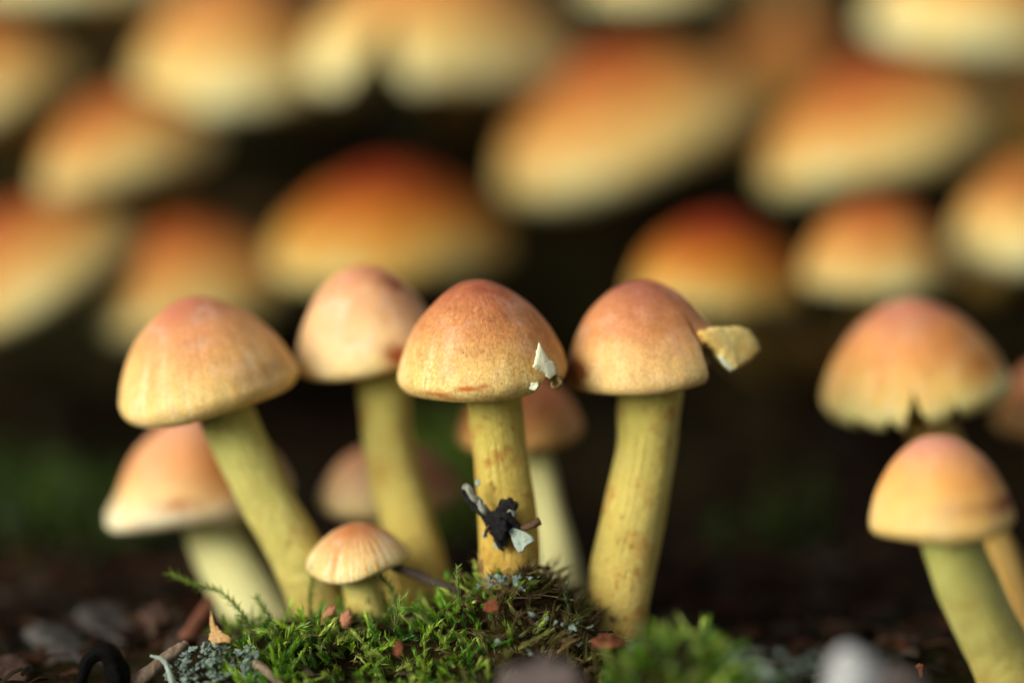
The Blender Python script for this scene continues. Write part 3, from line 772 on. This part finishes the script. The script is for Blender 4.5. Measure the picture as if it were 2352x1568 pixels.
def mxp(px, dd=-0.3): return P(px, 1450, dd).x
def reg_hump(r):
    x = r.uniform(mxp(490), mxp(1230)); y = r.uniform(-2.2, 0.9)
    # thinner where the hump is bare brown on the right
    if r.uniform() < smooth(mxp(1080), mxp(1230), x): return None, None
    return x, y
patch('moss', 'bright green leafy moss on the hump in front of the mushrooms', moss_m, 900, reg_hump, GREENS * 1.15, 0.32, 34, 0.125, 0.0165, 1, 0.9, (0.1, 1.5), 1.35)
def reg_dead(r):
    x = r.uniform(mxp(1060), mxp(1390)); y = r.uniform(-2.2, 0.6)
    if r.uniform() > smooth(mxp(1050), mxp(1170), x): return None, None
    return x, y
patch('dead_moss', 'withered olive brown moss on the right end of the hump', dead_m, 420, reg_dead, BROWNS * 1.7, 0.30, 30, 0.17, 0.011, 2, 1.3, (0.3, 2.4), 1.7)
def reg_front(r):
    return r.uniform(mxp(1350, -2.9), mxp(1900, -2.9)), r.uniform(-4.4, -2.0)
patch('moss', 'blurred yellow green moss in the lower right foreground', moss_m, 760, reg_front, GREENS * 1.25, 0.32, 24, 0.13, 0.03, 3, 0.9, (0.1, 1.4), 1.2)
def reg_frontl(r):
    return r.uniform(mxp(600, -2), mxp(1340, -2)), r.uniform(-4.2, -2.4)
patch('moss', 'soft green moss along the bottom edge below the hump', moss_m, 380, reg_frontl, GREENS[:4], 0.30, 24, 0.15, 0.03, 4, 0.8, (0.1, 1.4), 1.2)
def reg_backl(r):
    c_ = P(120, 1150, 9); return c_.x + r.normal(0, 1.0), c_.y + r.normal(0, 1.2)
patch('moss', 'dark green blurred moss on the floor at the left edge', moss_m, 260, reg_backl, GREENS[:2] * 0.3, 0.8, 22, 0.22, 0.06, 5)
def reg_backm(r):
    c_ = P(1040, 1040, 7.5); return c_.x + r.normal(0, .28), c_.y + r.normal(0, .3)
patch('moss', 'small green moss tuft seen between the middle stems', moss_m, 80, reg_backm, GREENS[:3] * 0.5, 1.6, 26, 0.22, 0.06, 6, 0.25)
def reg_backr(r):
    c_ = P(1800, 1170, 8); return c_.x + r.normal(0, .5), c_.y + r.normal(0, .5)
patch('moss', 'faint dark moss patch on the floor right of the broken mushroom', moss_m, 60, reg_backr, GREENS[:2] * 0.22, 0.6, 22, 0.2, 0.05, 7)

# single sprigs that stand out
green_stem = rough_material('moss_stalk', (0.05, 0.09, 0.015), (0.10, 0.14, 0.03), 10.0)
def sprig(label, pts, ll, lw, nleaf, col, seed, spread=1.3):
    ll = ll * 1.35; col = np.array(col) * 1.5
    w = np.array([np.array(P(*q)) for q in pts])
    base = Vector(w[0])
    root = empty('moss_sprig', base, label, 'moss', 'moss sprigs standing out of the hump')
    V, F, A = tube(w, [0.010] * len(w), 6, 14, seed, 0.2)
    mk('stalk', V - w[0], F, green_stem, root)
    r = np.random.default_rng(seed)
    t = np.linspace(0.02, 1, nleaf)
    p = catmull(w, t); tn = np.gradient(p, axis=0); tn /= np.linalg.norm(tn, axis=1)[:, None]
    a = np.cross(tn, [0.2, 0.9, 0.3]); a /= np.linalg.norm(a, axis=1)[:, None]
    bb = np.cross(tn, a)
    ph = np.arange(nleaf) * 2.4
    rad_ = a * np.cos(ph)[:, None] + bb * np.sin(ph)[:, None]
    T = tn + rad_ * spread * r.uniform(.6, 1.3, (nleaf, 1)); T /= np.linalg.norm(T, axis=1)[:, None]
    cc = np.array(col)[None] * r.uniform(.7, 1.3, (nleaf, 1)) * (0.8 + 0.6 * t)[:, None]
    V, F, Cc = leaf_cloud(p, T, ll * r.uniform(.7, 1.2, nleaf), np.full(nleaf, lw), -rad_, cc, r.uniform(-.2, .7, nleaf))
    o = mk('leaves', V - w[0], F.tolist(), moss_m, root, {'col': Cc})
    o['kind'] = 'stuff'
sprig('long feathery moss sprig reaching up left across the pale blurred stem', [(575, 1440, .1), (545, 1395, .3), (500, 1355, .5), (445, 1340, .6), (392, 1316, .7)], .085, .025, 90, (0.11, 0.17, 0.02), 1)
sprig('short moss sprig beside the base of the pale blurred stem', [(640, 1450, .1), (622, 1420, .3), (604, 1395, .4), (590, 1372, .5)], .08, .022, 45, (0.09, 0.15, 0.02), 2)
sprig('upright moss sprig on the dark gap left of the middle stem', [(1056, 1390, -.2), (1053, 1350, -.2), (1051, 1325, -.2), (1052, 1300, -.2)], .06, .02, 44, (0.17, 0.22, 0.06), 3)
sprig('dark upright moss sprig before the base of the broken mushroom', [(1318, 1440, 0), (1306, 1400, 0), (1302, 1370, 0), (1300, 1348, 0)], .08, .025, 44, (0.04, 0.05, 0.02), 4)
sprig('blurred moss sprig rising against the stripe capped tiny mushroom', [(720, 1440, .6), (712, 1390, .7), (716, 1340, .75), (722, 1300, .75)], .09, .026, 50, (0.08, 0.13, 0.02), 5)
sprig('curved moss sprig under the tiny striped cap', [(870, 1430, .4), (905, 1390, .5), (900, 1350, .6), (880, 1325, .6)], .09, .026, 50, (0.08, 0.13, 0.02), 6)

sprig('curled moss frond leaning left at the foot of the pale blurred stem', [(640, 1490, -.05), (632, 1465, 0), (618, 1452, .02), (600, 1450, .05)], .10, .022, 60, (0.14, 0.22, 0.03), 7, 1.1)
sprig('dense moss frond with its tip bent right beside the leftmost front stem', [(655, 1500, -.1), (660, 1468, -.1), (672, 1446, -.08), (694, 1440, -.05)], .11, .022, 64, (0.12, 0.20, 0.02), 8, 1.1)
sprig('pale tipped spiky moss sprig between the tiny mushroom and the middle stem', [(905, 1450, -.1), (908, 1425, -.1), (914, 1400, -.1), (922, 1378, -.1)], .11, .016, 44, (0.16, 0.22, 0.05), 9, .9)
sprig('low moss sprig bowed to the left below the thin brown twig', [(985, 1430, -.2), (975, 1408, -.2), (955, 1396, -.2), (930, 1398, -.2)], .11, .018, 48, (0.10, 0.19, 0.02), 10, 1.2)

# ---------------------------------------------------------------- lichen crusts
lic_blue = rough_material('lichen_blue_green', (0.17, 0.26, 0.20), (0.44, 0.55, 0.46), 10.0, 0.6, 0.8, 0.03, c3=(0.70, 0.78, 0.70))
def lobe_mesh(seed):
    r = np.random.default_rng(seed)
    nu = 11; th = np.linspace(0, 2 * np.pi, nu, endpoint=False)
    V = []
    for s_, z in ((0.25, 0.0), (0.55, 0.12), (1.0, 0.42), (0.92, 0.52), (0.5, 0.25), (0.1, 0.18)):
        k = 1 + 0.28 * np.sin(th * 3 + seed) * s_ + 0.18 * np.sin(th * 5 + seed * 2) * s_ + r.normal(0, .06, nu)
        V.append(np.stack([s_ * k * np.cos(th), s_ * k * np.sin(th), z + 0.16 * s_ * np.sin(th * 2 + seed * 3) + r.normal(0, .03, nu)], 1))
    me = bpy.data.meshes.new('lobe')
    me.from_pydata(np.vstack(V).tolist(), [], grid_faces(nu, 6) + [tuple(range(5 * nu, 6 * nu)), tuple(range(nu))[::-1]])
    me.polygons.foreach_set('use_smooth', np.ones(len(me.polygons), bool))
    me.materials.append(lic_blue)
    return me
LOBES = [lobe_mesh(k) for k in range(7)]
def lichen(label, spots, size, seed):
    r = np.random.default_rng(seed)
    c = sum((P(*q) for q in spots), Vector()) / len(spots)
    root = empty('lichen', c, label, 'lichen', 'blue green lichen crusts')
    for q in spots:
        o = bpy.data.objects.new('lobe', LOBES[r.integers(0, len(LOBES))])
        COL.objects.link(o); o.parent = root
        s_ = size * r.uniform(0.55, 1.3)
        o.location = P(*q) - c
        o.rotation_euler = (r.uniform(-0.2, 1.2), r.uniform(-.7, .7), r.uniform(0, 6.28))
        o.scale = (s_, s_, s_)
r = np.random.default_rng(5)
sp = []
for k in range(230):
    px = r.uniform(375, 610); top = np.interp(px, [375, 430, 480, 560, 610], [1545, 1492, 1478, 1500, 1520])
    py = top + abs(r.normal(0, 1)) * 45
    sp.append((px, min(py, 1590), -0.26 - (py - top) * 0.004 + r.normal(0, .06)))
lichen('crumbly blue grey lichen on the ground in the lower left, in focus', sp, 0.036, 1)
lichen('grey green lichen specks crowning the mossy hump before the middle stem', [(1130 + r.normal(0, 26) + 45 * (k % 2), 1322 + abs(r.normal(0, 16)), -.3 + r.normal(0, .08)) for k in range(60)], 0.028, 2)
lichen('lichen flakes at the foot of the broken mushroom', [(1320 + r.normal(0, 22), 1425 + r.uniform(0, 60), -.3 + r.normal(0, .1)) for k in range(16)], 0.034, 3)
lichen('pale lichen knob rising from the moss near the grey twig', [(572 + r.normal(0, 11), 1500 + r.uniform(-15, 50), -.35 + r.normal(0, .05)) for k in range(34)], 0.036, 4)
lichen('scattered lichen flakes low on the brown moss', [(1215 + r.normal(0, 70), 1440 + r.uniform(-40, 70), -.75 + r.normal(0, .1)) for k in range(9)], 0.03, 5)
lichen('blurred lichen tufts in the right foreground moss', [(1770 + r.normal(0, 60), 1520 + r.uniform(-20, 40), -2.7 + r.normal(0, .2)) for k in range(22)], 0.05, 6)

# ---------------------------------------------------------------- twigs, bark, litter
wood_pale = rough_material('wood_pale', (0.16, 0.10, 0.06), (0.40, 0.30, 0.21), 3.0, 0.8, 0.9, 0.05, (6, 6, 1))
wood_red = rough_material('wood_red', (0.10, 0.035, 0.018), (0.24, 0.09, 0.045), 2.0, 0.8, 0.6)
wood_dark = rough_material('wood_dark', (0.02, 0.012, 0.008), (0.06, 0.04, 0.03), 3.0, 0.8, 0.8)
root_black = rough_material('root_black', (0.0015, 0.0015, 0.0015), (0.004, 0.0035, 0.003), 6.0, 0.6, 1.0, 0.05, spec=0.06)
bark_orange = rough_material('bark_orange', (0.09, 0.025, 0.010), (0.28, 0.085, 0.030), 5.0, 0.8, 0.7)
bark_pink = rough_material('bark_pink', (0.34, 0.13, 0.06), (0.52, 0.24, 0.13), 5.0, 0.8, 0.7)
tan_leaf = rough_material('tan_leaf', (0.34, 0.18, 0.06), (0.60, 0.38, 0.16), 5.0, 0.7, 0.5)
grey_wood = rough_material('grey_wood', (0.025, 0.022, 0.016), (0.085, 0.08, 0.075), 1.3, 0.8, 0.8, 0.1, spec=0.1, c3=(0.12, 0.125, 0.14))
grey_cool = rough_material('grey_bark', (0.04, 0.035, 0.035), (0.19, 0.14, 0.12), 2.6, 0.85, 0.7)
white_st = rough_material('white_stone', (0.16, 0.16, 0.15), (0.55, 0.57, 0.57), 0.9, 0.7, 0.4)
brown_st = rough_material('brown_bark_chip', (0.025, 0.013, 0.008), (0.075, 0.036, 0.020), 2.0, 0.85, 0.8)

def twig(name, label, cat, pts, rpx, m, seed=0, rough=0.25, nu=12, nv=30, group=None):
    w = [np.array(P(*q)) for q in pts]
    rr = [U(a, q[2]) for a, q in zip(rpx, pts)]
    V, F, A = tube(w, rr, nu, nv, seed, rough)
    c = V.mean(0)
    return tag(mk(name, V - c, F, m, None, A, Matrix.Translation(Vector(c))), label, cat, group)

twig('twig', 'weathered pale twig lying beside the blue grey lichen', 'twig', [(285, 1590, -.5), (330, 1553, -.38), (372, 1518, -.25), (410, 1490, -.12), (430, 1476, -.05)], [17, 16, 15, 13, 8], wood_pale, 1, .3)
twig('twig', 'blurred reddish twig slanting behind the lichen', 'twig', [(370, 1545, .9), (420, 1480, 1.2), (460, 1420, 1.6), (485, 1380, 2.0)], [20, 19, 17, 12], wood_red, 2, .2)
twig('root', 'glossy black root bent into an arch at the bottom left', 'root', [(170, 1640, -.55), (188, 1556, -.55), (203, 1516, -.55), (232, 1497, -.55), (258, 1512, -.55), (272, 1555, -.55), (286, 1640, -.55)], [11, 12, 16, 23, 27, 25, 27], root_black, 3, .55, 18, 70)
twig('twig', 'thin brownish twig under the tiny striped cap running right', 'twig', [(900, 1300, .75), (945, 1315, .7), (1000, 1338, .55), (1060, 1360, .3)], [9, 11, 12, 10], wood_dark, 4, .25)
twig('twig', 'grey twig end sticking out right of the lichen knob', 'twig', [(585, 1520, -.4), (610, 1540, -.5), (650, 1580, -.7)], [9, 10, 10], wood_pale, 5, .3)
twig('twig', 'long dim brown twig on the floor behind the right mushrooms', 'twig', [(1680, 1395, 5.5), (1850, 1372, 5.6), (2020, 1355, 5.8), (2140, 1380, 5.5)], [16, 24, 24, 14], wood_dark, 6, .2)
twig('twig', 'dim twig lying flat at far left behind the grey chips', 'twig', [(-40, 1375, 5.0), (90, 1388, 4.5), (210, 1405, 4.0)], [20, 26, 18], wood_dark, 7, .2)
twig('lichen_thread', 'tiny pale curled lichen tip on the weathered twig', 'lichen', [(397, 1570, -.4), (388, 1540, -.4), (374, 1515, -.4), (345, 1505, -.4)], [8, 7, 6, 3], lic_pale, 8, .2, 8)

flake('leaf_scrap', [(484, 1400, .35), (490, 1428, .3), (502, 1440, .2), (510, 1452, .15), (534, 1466, .15), (528, 1476, .1), (505, 1474, .1), (490, 1482, .1), (480, 1470, .15), (484, 1450, .25), (482, 1425, .3)], .03, tan_leaf, 'curled tan leaf scrap standing at the left end of the moss', 'leaf scrap', seed=2, jag=.15, dome=.12, rough=.02)
flake('bud_scale', [(738, 1420, .3), (750, 1395, .3), (764, 1388, .3), (772, 1398, .3), (766, 1418, .3), (755, 1432, .3), (740, 1434, .3)], .08, bark_pink, 'pinkish bud scale lying on the moss, left of a pair', 'bud scale', 'bud scales on the moss', seed=3, jag=.45, dome=.3, rough=.02)
flake('bud_scale', [(778, 1422, .25), (786, 1406, .25), (800, 1402, .25), (812, 1412, .25), (808, 1432, .25), (796, 1444, .25), (784, 1438, .25)], .10, bark_pink, 'rounder pinkish bud scale lying on the moss, right of a pair', 'bud scale', 'bud scales on the moss', seed=4, jag=.4, dome=.4, rough=.02)
flake('bark_chip', [(1358, 1470, -.8), (1378, 1456, -.7), (1404, 1458, -.7), (1432, 1470, -.6), (1446, 1480, -.6), (1400, 1488, -.8), (1368, 1484, -.8)], .06, bark_orange, 'orange bark chip at the foot of the broken mushroom', 'bark chip', 'bark chips in the moss', seed=5, jag=.35, dome=.04, rough=.03)
flake('bark_chip', [(1114, 1382, -.6), (1132, 1376, -.6), (1146, 1384, -.6), (1142, 1402, -.6), (1124, 1408, -.6), (1112, 1398, -.6)], .06, bark_orange, 'small rust red bark chip in the moss below the middle stem', 'bark chip', 'bark chips in the moss', seed=6, jag=.5, dome=.05, rough=.03)
flake('bark_chip', [(906, 1478, -.9), (916, 1470, -.9), (925, 1480, -.9), (923, 1502, -.9), (912, 1508, -.9), (905, 1496, -.9)], .05, bark_orange, 'tiny upright rust chip low in the green moss', 'bark chip', 'bark chips in the moss', seed=7, jag=.2)
flake('bark_chip', [(1140, 1600, -3.0), (1155, 1560, -2.8), (1200, 1540, -2.6), (1262, 1528, -2.5), (1325, 1545, -2.6), (1345, 1600, -3.0)], .3, grey_cool, 'blurred grey brown bark piece at the bottom edge under the hump', 'bark chip', 'bark chips in the moss', seed=8, jag=.22, dome=.08, rough=.08)
flake('bark_chip', [(1440, 1478, -1.6), (1470, 1466, -1.5), (1492, 1474, -1.5), (1486, 1490, -1.6), (1450, 1496, -1.7)], .1, grey_wood, 'grey bark flake in the blurred moss right of the orange chip', 'bark chip', 'bark chips in the moss', seed=9, jag=.15, dome=.3)
CH = 'wood chips on the floor at lower left'
flake('wood_chip', [(60, 1460, 2.00), (110, 1440, 2.40), (160, 1462, 2.20), (215, 1500, 1.80), (270, 1530, 1.40), (290, 1545, 1.20), (220, 1545, 1.20), (120, 1510, 1.50)], .22, grey_wood, 'lower of two long grey wood chips, pointing at the black root', 'wood chip', CH, seed=10, jag=.35, dome=.03, rough=.05)
flake('wood_chip', [(170, 1415, 2.80), (240, 1395, 3.20), (290, 1412, 3.00), (310, 1455, 2.40), (295, 1490, 2.00), (240, 1470, 2.20), (190, 1440, 2.50)], .22, grey_wood, 'upper broad grey wood chip behind the arch of the black root', 'wood chip', CH, seed=11, jag=.35, dome=.03, rough=.05)
flake('wood_chip', [(-40, 1530, 0.70), (30, 1512, 0.90), (80, 1540, 0.60), (60, 1580, 0.20), (-30, 1585, 0.20)], .2, brown_st, 'brown bark piece in the bottom left corner', 'wood chip', CH, seed=12, jag=.3, dome=.03, rough=.04)
flake('wood_chip', [(320, 1420, 1.80), (350, 1395, 2.00), (385, 1402, 1.90), (395, 1430, 1.60), (360, 1448, 1.50)], .2, brown_st, 'dull brown chip behind the reddish twig', 'wood chip', CH, seed=13, jag=.35, dome=.03, rough=.05)
def stone(label, px, py, dd, rx, ry, m, seed, name='stone', cat='stone'):
    n, k = 24, 14
    V = []
    for j in range(k + 1):
        ph = math.pi * j / k
        for i in range(n):
            a = 2 * math.pi * i / n
            d = np.array((math.sin(ph) * math.cos(a), math.sin(ph) * math.sin(a), math.cos(ph)))
            q = 1 + 0.14 * mnoise.noise(tuple(d * 1.3 + seed)) + 0.06 * mnoise.noise(tuple(d * 4 + seed))
            V.append(d * q * np.array([rx, rx * .8, ry]))
    o = mk(name, np.array(V), grid_faces(n, k + 1), m, None, None, Matrix.Translation(P(px, py, dd)))
    return tag(o, label, cat)
stone('blurred white pebble in the lower right foreground', 1958, 1560, -4.2, U(66, -4.2), U(76, -4.2), white_st, 4.0)
stone('dull grey lump beside the white pebble', 2060, 1590, -3.2, U(75, -3), U(60, -3), grey_cool, 5.0)
flake('crumb', [(2102, 1528, 0), (2112, 1522, 0), (2120, 1524, 0), (2118, 1540, 0), (2120, 1556, 0), (2112, 1556, 0), (2110, 1542, 0)], .05, bark_orange, 'tiny brown crumb in focus right of the white pebble', 'crumb', seed=15, jag=.2)

# needle and bark litter over the floor: nobody could count it
def litter(name, label, n, yr, xr, L, w, cols, seed):
    r = np.random.default_rng(seed)
    V, F, Cc = [], [], []
    for k in range(n):
        x = r.uniform(*xr); y = r.uniform(*yr); z = gz(x, y) + r.uniform(0.02, 0.12)
        a = r.uniform(0, 6.28); t = np.array((math.cos(a), math.sin(a), r.normal(0, .15))); s_ = np.array((-math.sin(a), math.cos(a), r.normal(0, .3)))
        l = L * r.uniform(.4, 1.3); ww = w * r.uniform(.4, 1.6); c_ = cols[r.integers(0, len(cols))] * r.uniform(.6, 1.4)
        b_ = len(V); p = np.array((x, y, z)); bow = np.array((0, 0, r.uniform(0, .12) * l))
        for q, wd, bz in ((-.5, .5, 0), (0, 1, 1), (.5, .4, 0)):
            m_ = p + t * l * q + bow * bz
            V += [m_ - s_ * ww * wd, m_ + np.array((0, 0, ww * .7)), m_ + s_ * ww * wd]
        for j in range(2):
            e = b_ + 3 * j
            F += [(e, e + 1, e + 4, e + 3), (e + 1, e + 2, e + 5, e + 4)]
        Cc += [(*c_, 1)] * 9
    o = mk(name, np.array(V), F, dead_m, None, {'col': np.array(Cc)})
    return tag(o, label, 'litter', None, 'stuff')
LC = np.array([(0.018, 0.008, 0.004), (0.025, 0.013, 0.006), (0.010, 0.009, 0.005), (0.028, 0.009, 0.004), (0.035, 0.026, 0.018)])
litter('needle_litter', 'dark brown needle and bark litter over the forest floor', 2600, (1.2, 14), (-9, 9), 1.1, .06, LC * 0.6, 1)
litter('needle_litter', 'brown crumbs and needles on the floor in the left and right foreground', 900, (-4, 2.5), (-8, 8), .5, .035, LC, 2)
litter('leaf_litter', 'broken brown leaf and bark scraps on the floor around the hump', 420, (0.3, 6), (-9, -2.2), .45, .13, LC * 1.5, 3)
litter('leaf_litter', 'broken brown leaf and bark scraps on the floor at the right', 420, (0.3, 7), (2.2, 9), .45, .13, LC * 1.2, 4)
litter('fallen_needles', 'thin pale and brown needles tangled in the moss of the hump', 160, (-1.2, 0.4), (mxp(500), mxp(1390)), .45, .012, np.array([(0.12, 0.08, 0.03), (0.05, 0.03, 0.012), (0.16, 0.13, 0.06)]), 5)
